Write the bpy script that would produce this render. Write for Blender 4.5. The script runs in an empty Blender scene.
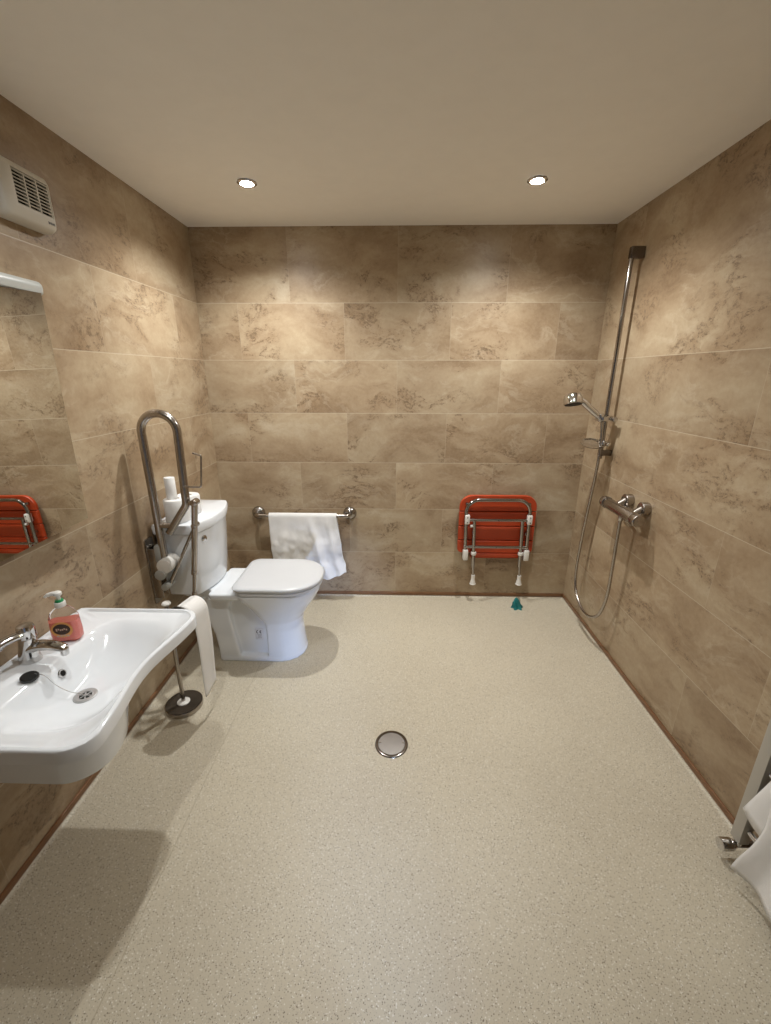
import bpy, bmesh, math, random
from mathutils import Vector, Matrix, noise
random.seed(7)
SC = bpy.context.scene
COL = SC.collection
PI = math.pi
D, W, H = 2.83, 2.479, 2.40          # back wall, right wall, ceiling
Y0 = -1.05                            # wall behind the camera

# ------------------------------------------------------------------ materials
def newmat(name):
    m = bpy.data.materials.new(name); m.use_nodes = True
    nt = m.node_tree; nt.nodes.clear()
    o = nt.nodes.new('ShaderNodeOutputMaterial'); b = nt.nodes.new('ShaderNodeBsdfPrincipled')
    nt.links.new(b.outputs[0], o.inputs[0])
    return m, nt, b

def N(nt, typ, **kw):
    n = nt.nodes.new(typ)
    for k, v in kw.items():
        if k in ('op',): n.operation = v
        elif k.startswith('i') and k[1:].isdigit(): n.inputs[int(k[1:])].default_value = v
        else: setattr(n, k, v)
    return n

def M_(nt, op, a, b=None, c=None):
    n = nt.nodes.new('ShaderNodeMath'); n.operation = op
    for i, x in enumerate((a, b, c)):
        if x is None: continue
        if isinstance(x, (int, float)): n.inputs[i].default_value = x
        else: nt.links.new(x, n.inputs[i])
    return n.outputs[0]

def V_(nt, op, a, b=None):
    n = nt.nodes.new('ShaderNodeVectorMath'); n.operation = op
    for i, x in enumerate((a, b)):
        if x is None: continue
        if isinstance(x, (tuple, list)): n.inputs[i].default_value = x
        elif isinstance(x, (int, float)): n.inputs['Scale'].default_value = x
        else: nt.links.new(x, n.inputs[i])
    return n.outputs[0]

def noise_n(nt, vec, scale, detail=4, rough=.55, dist=0.0):
    n = nt.nodes.new('ShaderNodeTexNoise')
    n.inputs['Scale'].default_value = scale; n.inputs['Detail'].default_value = detail
    n.inputs['Roughness'].default_value = rough; n.inputs['Distortion'].default_value = dist
    nt.links.new(vec, n.inputs['Vector'])
    return n

def ramp(nt, fac, stops):
    r = nt.nodes.new('ShaderNodeValToRGB')
    while len(r.color_ramp.elements) < len(stops): r.color_ramp.elements.new(.5)
    for e, (p, c) in zip(r.color_ramp.elements, stops):
        e.position = p; e.color = (c[0], c[1], c[2], 1) if not isinstance(c, (int, float)) else (c, c, c, 1)
    nt.links.new(fac, r.inputs[0])
    return r.outputs[0]

def mixc(nt, fac, a, b, mode='MIX'):
    n = nt.nodes.new('ShaderNodeMix'); n.data_type = 'RGBA'; n.blend_type = mode
    for s, x in ((0, fac), (6, a), (7, b)):
        if isinstance(x, (int, float)): n.inputs[s].default_value = x
        elif isinstance(x, tuple): n.inputs[s].default_value = (x[0], x[1], x[2], 1)
        else: nt.links.new(x, n.inputs[s])
    return n.outputs[2]

def simple(name, col, rough=.4, metal=0, bump=0, bscale=200, coat=0, var=.04, spec=.5, trans=0, ior=1.5, sheen=0):
    m, nt, b = newmat(name)
    tc = nt.nodes.new('ShaderNodeTexCoord')
    n = noise_n(nt, tc.outputs['Object'], 14, 3)
    c1 = tuple(x*(1-var) for x in col); c2 = tuple(min(1, x*(1+var)) for x in col)
    nt.links.new(ramp(nt, n.outputs[0], [(.3, c1), (.7, c2)]), b.inputs['Base Color'])
    b.inputs['Roughness'].default_value = rough; b.inputs['Metallic'].default_value = metal
    b.inputs['Coat Weight'].default_value = coat; b.inputs['Coat Roughness'].default_value = .05
    b.inputs['Specular IOR Level'].default_value = spec
    b.inputs['Transmission Weight'].default_value = trans; b.inputs['IOR'].default_value = ior
    b.inputs['Sheen Weight'].default_value = sheen
    if bump:
        n2 = noise_n(nt, tc.outputs['Object'], bscale, 3)
        bp = nt.nodes.new('ShaderNodeBump'); bp.inputs['Strength'].default_value = bump; bp.inputs['Distance'].default_value = .002
        nt.links.new(n2.outputs[0], bp.inputs['Height']); nt.links.new(bp.outputs[0], b.inputs['Normal'])
    return m

def stone(name, u0, seed, vmax=7, pair=False):
    """travertine-look wall tiles in running bond; UV is in metres (u along the wall, v = height)"""
    m, nt, b = newmat(name)
    uv = nt.nodes.new('ShaderNodeUVMap').outputs[0]
    sp = nt.nodes.new('ShaderNodeSeparateXYZ'); nt.links.new(uv, sp.inputs[0])
    TW, TH = .655, .328
    v = M_(nt, 'DIVIDE', M_(nt, 'SUBTRACT', sp.outputs[1], .028), TH)
    row = M_(nt, 'MINIMUM', M_(nt, 'FLOOR', v), vmax-1); fv = M_(nt, 'FRACT', v)
    odd = M_(nt, 'MODULO', M_(nt, 'ADD', row, 10), 2)
    u = M_(nt, 'SUBTRACT', M_(nt, 'ADD', M_(nt, 'DIVIDE', M_(nt, 'SUBTRACT', sp.outputs[0], u0), TW), 10), M_(nt, 'MULTIPLY', odd, .5))
    if pair:
        u2 = M_(nt, 'MULTIPLY', M_(nt, 'ADD', u, odd), .5); colm = M_(nt, 'FLOOR', u2); fu = M_(nt, 'FRACT', u2); TJ = TW*2
    else:
        colm = M_(nt, 'FLOOR', u); fu = M_(nt, 'FRACT', u); TJ = TW
    du = M_(nt, 'MULTIPLY', M_(nt, 'MINIMUM', fu, M_(nt, 'SUBTRACT', 1, fu)), TJ)
    dv = M_(nt, 'MULTIPLY', M_(nt, 'MINIMUM', fv, M_(nt, 'SUBTRACT', 1, fv)), TH)
    # joints: crisp along the rows, softer and finer between tiles of a row
    jh = M_(nt, 'SUBTRACT', 1, M_(nt, 'SMOOTH_MIN', 1, M_(nt, 'DIVIDE', dv, .0022), .05))
    jh = M_(nt, 'MULTIPLY', jh, M_(nt, 'LESS_THAN', v, vmax-.5))
    jv = M_(nt, 'MULTIPLY', M_(nt, 'SUBTRACT', 1, M_(nt, 'SMOOTH_MIN', 1, M_(nt, 'DIVIDE', du, .0020), .05)), .45)
    joint = M_(nt, 'MAXIMUM', jh, jv)
    cx = nt.nodes.new('ShaderNodeCombineXYZ')
    nt.links.new(colm, cx.inputs[0]); nt.links.new(row, cx.inputs[1]); cx.inputs[2].default_value = seed
    wn = nt.nodes.new('ShaderNodeTexWhiteNoise'); wn.noise_dimensions = '3D'; nt.links.new(cx.outputs[0], wn.inputs[0])
    # one sheet of stone per tile: shift far away in noise space
    P = V_(nt, 'ADD', uv, V_(nt, 'SCALE', wn.outputs['Color'], 37.0))
    w1 = noise_n(nt, P, 2.6, 2)
    Pw = V_(nt, 'ADD', P, V_(nt, 'SCALE', V_(nt, 'SUBTRACT', w1.outputs['Color'], (.5, .5, .5)), .30))
    w2 = noise_n(nt, P, 16, 4, .7)
    Pw = V_(nt, 'ADD', Pw, V_(nt, 'SCALE', V_(nt, 'SUBTRACT', w2.outputs['Color'], (.5, .5, .5)), .045))
    mp = nt.nodes.new('ShaderNodeMapping'); mp.inputs['Rotation'].default_value = (0, 0, math.radians(-20 if not pair else 32)); mp.inputs['Scale'].default_value = (1.0, 2.3, 1)
    nt.links.new(Pw, mp.inputs[0]); S = mp.outputs[0]
    cloud = noise_n(nt, S, 2.1, 9, .60).outputs[0]
    base = ramp(nt, cloud, [(.26, (.235, .155, .092)), (.40, (.345, .25, .16)), (.50, (.435, .335, .228)), (.60, (.50, .405, .285)), (.74, (.60, .52, .405))])
    # brown iron stain clouds and pale calcite crusts
    n2 = noise_n(nt, V_(nt, 'ADD', S, (3.1, 7.7, 1.0)), 3.0, 8, .62).outputs[0]
    crust = ramp(nt, M_(nt, 'ABSOLUTE', M_(nt, 'SUBTRACT', n2, .53)), [(0, 1), (.035, 0)])
    pt2 = ramp(nt, noise_n(nt, V_(nt, 'ADD', P, (2.1, 8.3, 0)), 2.6, 2).outputs[0], [(.44, 0), (.60, 1)])
    base = mixc(nt, M_(nt, 'MULTIPLY', M_(nt, 'MULTIPLY', crust, pt2), .38), base, (.64, .565, .45))
    n3 = noise_n(nt, V_(nt, 'ADD', S, (5.3, 1.7, 2.1)), 2.6, 9, .68).outputs[0]
    dist3 = M_(nt, 'ABSOLUTE', M_(nt, 'SUBTRACT', n3, .48))
    patch = ramp(nt, noise_n(nt, V_(nt, 'ADD', P, (9.1, 3.3, 0)), 3.0, 3).outputs[0], [(.47, 0), (.60, 1)])
    stain = ramp(nt, dist3, [(0, 1), (.07, 0)])
    base = mixc(nt, M_(nt, 'MULTIPLY', M_(nt, 'MULTIPLY', stain, patch), .40), base, (.27, .165, .088))
    vein = ramp(nt, dist3, [(0, 1), (.012, .6), (.026, 0)])
    crumb = ramp(nt, noise_n(nt, P, 48, 4, .7).outputs[0], [(.44, 0), (.60, 1)])
    base = mixc(nt, M_(nt, 'MULTIPLY', M_(nt, 'MULTIPLY', M_(nt, 'MULTIPLY', vein, patch), crumb), .95), base, (.12, .075, .042))
    # pitting: small dark holes crowded along the veins
    pit = ramp(nt, noise_n(nt, P, 75, 2, .6).outputs[0], [(.60, 0), (.66, 1)])
    near = ramp(nt, dist3, [(0, 1), (.09, 0)])
    base = mixc(nt, M_(nt, 'MULTIPLY', M_(nt, 'MULTIPLY', M_(nt, 'MULTIPLY', pit, near), patch), .7), base, (.14, .09, .055))
    fine = noise_n(nt, P, 55, 5, .65).outputs[0]
    base = mixc(nt, .16, base, ramp(nt, fine, [(.3, (.26, .185, .12)), (.7, (.62, .53, .41))]))
    tone = ramp(nt, wn.outputs['Value'], [(0, .93), (1, 1.07)])
    base = mixc(nt, 1.0, base, tone, 'MULTIPLY')
    base = mixc(nt, 1.0, base, (.84, .81, .75), 'MULTIPLY')
    base = mixc(nt, M_(nt, 'MULTIPLY', joint, .75), base, (.60, .53, .41))
    nt.links.new(base, b.inputs['Base Color'])
    b.inputs['Roughness'].default_value = .36; b.inputs['Specular IOR Level'].default_value = .35
    bp = nt.nodes.new('ShaderNodeBump'); bp.inputs['Strength'].default_value = .2; bp.inputs['Distance'].default_value = .002
    nt.links.new(M_(nt, 'SUBTRACT', M_(nt, 'MULTIPLY', cloud, .6), M_(nt, 'MULTIPLY', joint, .5)), bp.inputs['Height'])
    nt.links.new(bp.outputs[0], b.inputs['Normal'])
    return m

def floor_mat():
    m, nt, b = newmat('speckled_safety_vinyl')
    g = nt.nodes.new('ShaderNodeNewGeometry'); P = g.outputs['Position']
    n = noise_n(nt, P, 2.0, 4).outputs[0]
    base = ramp(nt, n, [(.3, (.53, .475, .365)), (.7, (.585, .53, .41))])
    # chips: random cells, a few dark brown, a few grey, some pale
    def chips(scale, lo, hi, colr, size):
        nonlocal base
        vo = nt.nodes.new('ShaderNodeTexVoronoi'); vo.inputs['Scale'].default_value = scale; vo.inputs['Randomness'].default_value = 1
        nt.links.new(P, vo.inputs['Vector'])
        s = nt.nodes.new('ShaderNodeSeparateColor'); nt.links.new(vo.outputs['Color'], s.inputs[0])
        inr = M_(nt, 'MULTIPLY', M_(nt, 'GREATER_THAN', s.outputs[0], lo), M_(nt, 'LESS_THAN', s.outputs[0], hi))
        near = M_(nt, 'LESS_THAN', vo.outputs['Distance'], size)
        base = mixc(nt, M_(nt, 'MULTIPLY', inr, near), base, colr)
    chips(270, .0, .16, (.24, .20, .145), .40)
    chips(230, .84, 1.0, (.74, .71, .63), .42)
    chips(200, .30, .36, (.15, .115, .08), .32)
    chips(330, .4, .62, (.42, .375, .29), .42)
    # welded sheet joint running away from the camera
    sp = nt.nodes.new('ShaderNodeSeparateXYZ'); nt.links.new(P, sp.inputs[0])
    weld = M_(nt, 'LESS_THAN', M_(nt, 'ABSOLUTE', M_(nt, 'SUBTRACT', sp.outputs[0], .457)), .0016)
    base = mixc(nt, M_(nt, 'MULTIPLY', weld, .55), base, (.33, .28, .2))
    nt.links.new(base, b.inputs['Base Color'])
    b.inputs['Roughness'].default_value = .42; b.inputs['Specular IOR Level'].default_value = .4
    bp = nt.nodes.new('ShaderNodeBump'); bp.inputs['Strength'].default_value = .12; bp.inputs['Distance'].default_value = .001
    nt.links.new(noise_n(nt, P, 260, 3).outputs[0], bp.inputs['Height']); nt.links.new(bp.outputs[0], b.inputs['Normal'])
    return m

def wood_mat():
    m, nt, b = newmat('stained_wood_strip')
    g = nt.nodes.new('ShaderNodeNewGeometry')
    n = noise_n(nt, V_(nt, 'MULTIPLY', g.outputs['Position'], (6, 6, 60)), 3, 5).outputs[0]
    nt.links.new(ramp(nt, n, [(.3, (.145, .066, .027)), (.7, (.24, .12, .055))]), b.inputs['Base Color'])
    b.inputs['Roughness'].default_value = .4
    return m

def towel_mat(name):
    m, nt, b = newmat(name)
    tc = nt.nodes.new('ShaderNodeTexCoord')
    n = noise_n(nt, tc.outputs['Object'], 420, 3)
    nt.links.new(ramp(nt, noise_n(nt, tc.outputs['Object'], 9, 3).outputs[0], [(.3, (.74, .735, .72)), (.7, (.80, .795, .785))]), b.inputs['Base Color'])
    b.inputs['Roughness'].default_value = .9; b.inputs['Sheen Weight'].default_value = .25; b.inputs['Specular IOR Level'].default_value = .2
    bp = nt.nodes.new('ShaderNodeBump'); bp.inputs['Strength'].default_value = .5; bp.inputs['Distance'].default_value = .002
    nt.links.new(n.outputs[0], bp.inputs['Height']); nt.links.new(bp.outputs[0], b.inputs['Normal'])
    return m

def emit(name, col, strength):
    m = bpy.data.materials.new(name); m.use_nodes = True; nt = m.node_tree; nt.nodes.clear()
    o = nt.nodes.new('ShaderNodeOutputMaterial'); e = nt.nodes.new('ShaderNodeEmission')
    e.inputs[0].default_value = (*col, 1); e.inputs[1].default_value = strength
    nt.links.new(e.outputs[0], o.inputs[0]); return m

MAT = dict(
    ceramic=simple('white_glazed_ceramic', (.80, .835, .87), .12, coat=.4, var=.008),
    lidplastic=simple('white_seat_plastic', (.655, .675, .70), .28, var=.008),
    darkgloss=simple('dark_brown_gloss', (.055, .045, .035), .16, var=.1),
    silverpaint=simple('silver_paint', (.46, .44, .40), .4, .35, var=.02),
    framechrome=simple('grey_chrome_tube', (.36, .34, .325), .13, 1, var=.03),
    satin=simple('satin_metal', (.55, .55, .55), .38, .8, var=.03),
    chrome=simple('polished_chrome', (.62, .61, .60), .09, 1, var=.02),
    steel=simple('brushed_stainless_steel', (.42, .385, .35), .24, 1, var=.05, bump=.03, bscale=60),
    darkchrome=simple('dark_polished_steel', (.20, .18, .165), .18, 1, var=.05),
    whiteplastic=simple('white_plastic', (.74, .725, .68), .35, var=.02),
    greyplastic=simple('grey_plastic', (.36, .36, .335), .4, var=.03),
    fanplastic=simple('aged_white_plastic', (.60, .575, .51), .35, var=.02),
    black=simple('black_rubber', (.012, .012, .012), .3, var=.2),
    dark=simple('dark_recess', (.02, .018, .015), .7, var=.2),
    orange=simple('orange_red_seat_slat', (.43, .050, .011), .40, var=.08, bump=.08, bscale=80),
    paper=simple('white_tissue_paper', (.80, .795, .775), .95, var=.02, bump=.2, bscale=150, spec=.1),
    card=simple('grey_cardboard', (.36, .32, .27), .9, var=.05),
    pink=simple('pink_liquid_soap', (.95, .235, .185), .12, var=.03, coat=.5),
    clear=simple('clear_plastic', (1, .985, .98), .04, trans=.97, ior=1.12, var=.01),
    green=simple('green_plastic', (.015, .28, .10), .4),
    brownlabel=simple('brown_label', (.045, .016, .008), .4, var=.2),
    orangelabel=simple('amber_label', (.80, .36, .10), .45, var=.1),
    creamlabel=simple('cream_lettering', (.62, .42, .30), .5, var=.1),
    teal=simple('teal_netting', (.01, .19, .20), .45, var=.5, bump=.6, bscale=90),
    ceiling=simple('cream_ceiling_paint', (.90, .875, .815), .85, var=.012, bump=.05, bscale=120, spec=.2),
    frontwall=simple('cream_painted_wall', (.40, .36, .30), .7, var=.02),
    drain=simple('brushed_drain_metal', (.34, .32, .30), .42, .75, var=.06, bump=.03, bscale=90),
    ink=simple('dark_ink', (.03, .03, .04), .6),
    sticker=simple('pale_sticker', (.74, .75, .77), .35, var=.01),
    diffuser=simple('opal_light_cover', (.47, .49, .47), .3, var=.01),
    bulb=emit('lamp_face', (1, .96, .88), 190),
    towel=towel_mat('white_terry_towel'),
    wood=wood_mat(), floor=floor_mat(),
    wall_b=stone('stone_tile_back', .575, 1.0), wall_l=stone('stone_tile_left', 1.547, 2.0), wall_r=stone('stone_tile_right', 1.534, 3.0, 6, True))
mm, nt, b = newmat('mirror_glass')
b.inputs['Metallic'].default_value = 1; b.inputs['Roughness'].default_value = .005
tc = nt.nodes.new('ShaderNodeTexCoord')
nt.links.new(ramp(nt, noise_n(nt, tc.outputs['Object'], 3, 2).outputs[0], [(.2, (.80, .81, .79)), (.8, (.82, .83, .81))]), b.inputs['Base Color'])
MAT['mirror'] = mm

# ------------------------------------------------------------------ mesh builder
def frame(d):
    d = Vector(d).normalized()
    a = Vector((0, 0, 1)) if abs(d.z) < .9 else Vector((1, 0, 0))
    x = a.cross(d).normalized(); y = d.cross(x)
    return x, y, d

def catmull(pts, n=8, closed=False):
    pts = [Vector(p) for p in pts]; out = []
    L = len(pts); rng = range(L if closed else L-1)
    for i in rng:
        if closed: p0, p1, p2, p3 = (pts[(i+k) % L] for k in (-1, 0, 1, 2))
        else:
            p1, p2 = pts[i], pts[i+1]
            p0 = pts[i-1] if i else p1*2-p2
            p3 = pts[i+2] if i+2 < L else p2*2-p1
        for k in range(n):
            t = k/n
            out.append(.5*((2*p1)+(p2-p0)*t+(2*p0-5*p1+4*p2-p3)*t*t+(3*p1-p0-3*p2+p3)*t**3))
    if not closed: out.append(pts[-1])
    return out

def bend(pts, r, n=8):
    """polyline with each inner corner rounded by a fillet of radius r"""
    pts = [Vector(p) for p in pts]; out = [pts[0]]
    for i in range(1, len(pts)-1):
        a, p, c = pts[i-1], pts[i], pts[i+1]
        u, w = (a-p).normalized(), (c-p).normalized()
        ang = u.angle(w)
        rr = r[i-1] if isinstance(r, (list, tuple)) else r
        if ang > PI-.02: out.append(p); continue
        d = min(rr/math.tan(ang/2), (a-p).length*.499, (c-p).length*.499)
        rr = d*math.tan(ang/2)
        cen = p+(u+w).normalized()*(rr/math.sin(ang/2))
        s, e = p+u*d-cen, p+w*d-cen
        tot = s.angle(e)
        for k in range(n+1):
            t = k/n
            out.append(cen+(s*math.sin((1-t)*tot)+e*math.sin(t*tot))/math.sin(tot))
    out.append(pts[-1]); return out

class MB:
    def __init__(s): s.v = []; s.f = []
    def add(s, vs, fs):
        o = len(s.v); s.v += [Vector(v) for v in vs]; s.f += [tuple(i+o for i in f) for f in fs]; return s
    def loft(s, loops, cap0=True, cap1=True, closed=True):
        n = len(loops[0]); vs = [p for l in loops for p in l]; fs = []
        for i in range(len(loops)-1):
            for j in range(n if closed else n-1):
                k = (j+1) % n
                fs.append((i*n+j, i*n+k, (i+1)*n+k, (i+1)*n+j))
        if cap0: fs.append(tuple(range(n-1, -1, -1)))
        if cap1: fs.append(tuple((len(loops)-1)*n+j for j in range(n)))
        return s.add(vs, fs)
    def box(s, c, size, bev=.0, rot=None, seg=2):
        bm = bmesh.new(); bmesh.ops.create_cube(bm, size=1)
        for v in bm.verts: v.co = Vector((v.co.x*size[0], v.co.y*size[1], v.co.z*size[2]))
        if bev: bmesh.ops.bevel(bm, geom=bm.edges[:], offset=bev, segments=seg, profile=.5, affect='EDGES')
        bm.verts.index_update()
        R = rot if rot is not None else Matrix.Identity(3)
        s.add([Vector(c)+R @ v.co for v in bm.verts], [[v.index for v in f.verts] for f in bm.faces]); bm.free(); return s
    def lathe(s, prof, o, axis=(0, 0, 1), n=32):
        """profile [(r, h)] around axis from o"""
        x, y, d = frame(axis); o = Vector(o)
        loops = [[o+d*h+(x*math.cos(2*PI*k/n)+y*math.sin(2*PI*k/n))*max(r, 1e-5) for k in range(n)] for r, h in prof]
        return s.loft(loops, prof[0][0] > 2e-5, prof[-1][0] > 2e-5)
    def cyl(s, a, b, r, r2=None, bev=.0, n=24):
        a, b = Vector(a), Vector(b); L = (b-a).length; r2 = r if r2 is None else r2
        if bev: pr = [(r-bev, 0), (r-bev*.3, bev*.3), (r, bev), (r2, L-bev), (r2-bev*.3, L-bev*.3), (r2-bev, L)]
        else: pr = [(r, 0), (r2, L)]
        return s.lathe(pr, a, b-a, n)
    def tube(s, pts, r, n=16, caps=True, sy=1.0):
        pts = [Vector(p) for p in pts]; L = len(pts)
        T = [(pts[min(i+1, L-1)]-pts[max(i-1, 0)]).normalized() for i in range(L)]
        x, y, _ = frame(T[0]); loops = []
        for i in range(L):
            if i:
                q = T[i-1].rotation_difference(T[i]); x = q @ x; y = q @ y
            rr = r[i] if isinstance(r, (list, tuple)) else r
            loops.append([pts[i]+x*(rr*math.cos(2*PI*k/n))+y*(rr*sy*math.sin(2*PI*k/n)) for k in range(n)])
        return s.loft(loops, caps, caps)
    def ball(s, c, r, n=20, sc=(1, 1, 1)):
        c = Vector(c); rings = n//2
        loops = []
        for i in range(rings+1):
            a = PI*i/rings; rr = max(math.sin(a), 1e-4)
            loops.append([c+Vector((r*sc[0]*rr*math.cos(2*PI*k/n), r*sc[1]*rr*math.sin(2*PI*k/n), -r*sc[2]*math.cos(a))) for k in range(n)])
        return s.loft(loops)
    def grid(s, pts2d):
        n, m = len(pts2d), len(pts2d[0])
        return s.add([p for r in pts2d for p in r], [(i*m+j, i*m+j+1, (i+1)*m+j+1, (i+1)*m+j) for i in range(n-1) for j in range(m-1)])
    def build(s, name, mat, parent=None, origin=None, angle=38, uvf=None, label=None):
        loc = Vector(WL[parent.name]) if parent is not None else Vector(origin or (0, 0, 0))
        me = bpy.data.meshes.new(name)
        me.from_pydata([v-loc for v in s.v], [], [list(f) for f in s.f]); me.validate()
        bm = bmesh.new(); bm.from_mesh(me); bmesh.ops.remove_doubles(bm, verts=bm.verts, dist=1e-6)
        bmesh.ops.recalc_face_normals(bm, faces=bm.faces); bm.to_mesh(me); bm.free()
        me.polygons.foreach_set('use_smooth', [True]*len(me.polygons))
        me.set_sharp_from_angle(angle=math.radians(angle))
        if uvf:
            ul = me.uv_layers.new(name='UVMap')
            for li, l in enumerate(me.loops): ul.data[li].uv = uvf(me.vertices[l.vertex_index].co+loc)
        me.materials.append(MAT[mat] if isinstance(mat, str) else mat)
        o = bpy.data.objects.new(name, me); COL.objects.link(o)
        if parent is not None: o.parent = parent
        else: o.location = loc
        WL[o.name] = loc
        if label: o['label'] = label
        return o
WL = {}
def thing(name, label, cat, loc, group=None):
    o = bpy.data.objects.new(name, None); o.empty_display_size = .05; COL.objects.link(o)
    o.location = loc; WL[o.name] = Vector(loc)
    o['label'] = label; o['category'] = cat
    if group: o['group'] = group
    return o
def tag(o, label, cat, group=None):
    o['label'] = label; o['category'] = cat
    if group: o['group'] = group
    return o
def struct(o): o['kind'] = 'structure'; return o

def resample(loop, n):
    P = [Vector(p) for p in loop]; L = len(P); d = [0]
    for i in range(L): d.append(d[-1]+(P[(i+1) % L]-P[i]).length)
    out = []; j = 0
    for k in range(n):
        t = d[-1]*k/n
        while d[j+1] < t: j += 1
        f = (t-d[j])/max(d[j+1]-d[j], 1e-9); out.append(P[j].lerp(P[(j+1) % L], f))
    return out
def rrect(x0, x1, y0, y1, rb, rf=None, n=8, z=0.0):
    """rounded rectangle in XY, back (x0) corners rb, front (x1) corners rf"""
    rf = rb if rf is None else rf; out = []
    for cx, cy, r, a0 in ((x1-rf, y1-rf, rf, 0), (x0+rb, y1-rb, rb, 90), (x0+rb, y0+rb, rb, 180), (x1-rf, y0+rf, rf, 270)):
        for k in range(n+1):
            a = math.radians(a0+90*k/n); out.append(Vector((cx+r*math.cos(a), cy+r*math.sin(a), z)))
    return out
def atz(loop, z): return [Vector((p.x, p.y, z)) for p in loop]

# ------------------------------------------------------------------ setting
def wall(name, mat, a, b, z0, z1, out, uvf):
    a, b = Vector(a), Vector(b); o = Vector(out)*.10
    m = MB(); n = 8
    lp = [[a+Vector((0, 0, z)), b+Vector((0, 0, z)), b+o+Vector((0, 0, z)), a+o+Vector((0, 0, z))] for z in (z0, z1)]
    m.loft(lp)
    return struct(m.build(name, mat, uvf=uvf))
wall('wall_back', 'wall_b', (0, D, 0), (W, D, 0), 0, H, (0, 1, 0), lambda p: (p.x, p.z))
wall('wall_left', 'wall_l', (0, D, 0), (0, Y0, 0), 0, H, (-1, 0, 0), lambda p: (p.y, p.z))
wall('wall_right', 'wall_r', (W, Y0, 0), (W, D, 0), 0, H, (1, 0, 0), lambda p: (p.y, p.z))
m = MB()
m.box((.50, Y0-.05, H/2), (1.0, .1, H)); m.box((W-.25, Y0-.05, H/2), (.5, .1, H)); m.box((1.49, Y0-.05, (2.05+H)/2), (.98, .1, H-2.05))
struct(m.build('wall_front', 'frontwall'))
m = MB()
m.box((.985, Y0-.05, 1.025), (.03, .13, 2.05), .004); m.box((W-.485, Y0-.05, 1.025), (.03, .13, 2.05), .004); m.box((1.49, Y0-.05, 2.035), (1.0, .13, .03), .004)
struct(m.build('trim_1', 'whiteplastic'))
m = MB().box((W/2, (D+Y0)/2, H+.05), (W+.2, D-Y0+.2, .1)); struct(m.build('ceiling', 'ceiling'))
# floor: sheet vinyl coved up the walls
m = MB(); CR = .022
m.box((W/2, (D+Y0)/2, -.05), (W, D-Y0, .1))
def cove(a, b, inn):
    a, b, i = Vector(a), Vector(b), Vector(inn)
    prof = [i*CR+Vector((0, 0, .0004))] + [i*(CR-CR*math.sin(t))+Vector((0, 0, CR-CR*math.cos(t)+.0004)) for t in [k*PI/12 for k in range(1, 7)]]
    prof += [Vector((0, 0, -.01))+i*.0]
    m.loft([[a+p for p in prof], [b+p for p in prof]])
cove((0, D, 0), (W, D, 0), (0, -1, 0)); cove((0, Y0, 0), (0, D, 0), (1, 0, 0)); cove((W, Y0, 0), (W, D, 0), (-1, 0, 0))
struct(m.build('floor', 'floor', angle=50))
# stained strip on top of the cove
zb, zt, th = .012, .036, .009
struct(MB().box((W/2, D-th/2, (zb+zt)/2), (W, th, zt-zb), .002).build('baseboard_back', 'wood'))
struct(MB().box((th/2, (D+Y0)/2, (zb+zt)/2), (th, D-Y0, zt-zb), .002).build('baseboard_left', 'wood'))
struct(MB().box((W-th/2, (D+Y0)/2, (zb+zt)/2), (th, D-Y0, zt-zb), .002).build('baseboard_right', 'wood'))

# ------------------------------------------------------------------ lights of the room, plus an added fill
def spot(name, loc, power, size=150, blend=.8, col=(1, 1, .985), r=.02):
    l = bpy.data.lights.new(name, 'SPOT'); l.energy = power; l.spot_size = math.radians(size); l.spot_blend = blend
    l.color = col; l.shadow_soft_size = r
    o = bpy.data.objects.new(name, l); o.location = loc; COL.objects.link(o); return o
LX = (.55, 1.84)
for x, y, pw in ((LX[0], 2.262, 77), (LX[1], 2.245, 82), (LX[0], 1.0, 29), (LX[1], 1.0, 13)):  # last spot is an added, unseen fill that brightens the lower right wall
    spot('downlight_and_fill_lamp', (x, y, 2.383), pw)
def downlight(x, y, label):
    t = thing('ceiling_downlight', label, 'ceiling light', (x, y, H), 'recessed ceiling downlights')
    MB().lathe([(.030, -.001), (.043, -.001), (.045, -.003), (.044, -.006), (.037, -.010), (.031, -.009), (.029, -.004)], (x, y, H), (0, 0, 1), 36).build('trim_ring', 'chrome', t)
    MB().lathe([(.0001, -.013), (.014, -.0125), (.025, -.010), (.0285, -.005), (.0285, -.0005), (.0001, -.0005)], (x, y, H), (0, 0, 1), 28).build('lamp_face', 'bulb', t)
downlight(LX[0], 2.237, 'small round recessed downlight in the ceiling above the toilet, left one of the two')
downlight(LX[1], 2.237, 'small round recessed downlight in the ceiling nearest the shower, right one of the two')
a = bpy.data.lights.new('daylight_in_doorway', 'AREA'); a.shape = 'RECTANGLE'; a.size = .9; a.size_y = 1.7; a.energy = 1.2; a.color = (.55, .70, 1)
ao = bpy.data.objects.new('daylight_in_doorway', a); ao.location = (1.49, Y0-.25, 1.0); ao.rotation_euler = (PI/2, 0, 0); COL.objects.link(ao)
# a low cool streak of daylight through the open door, running along the floor towards the toilet
a = bpy.data.lights.new('low_daylight_streak', 'AREA'); a.shape = 'RECTANGLE'; a.size = .12; a.size_y = .12; a.energy = .85; a.color = (.40, .58, 1); a.spread = math.radians(17)
ao = bpy.data.objects.new('low_daylight_streak', a); ao.location = (1.72, Y0-.10, .22)
ao.rotation_euler = (Vector((.72, 2.70, .06))-ao.location).to_track_quat('-Z', 'Y').to_euler(); COL.objects.link(ao)
wd = bpy.data.worlds.new('world'); SC.world = wd; wd.use_nodes = True
wd.node_tree.nodes['Background'].inputs[0].default_value = (.55, .66, .85, 1); wd.node_tree.nodes['Background'].inputs[1].default_value = .05

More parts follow.
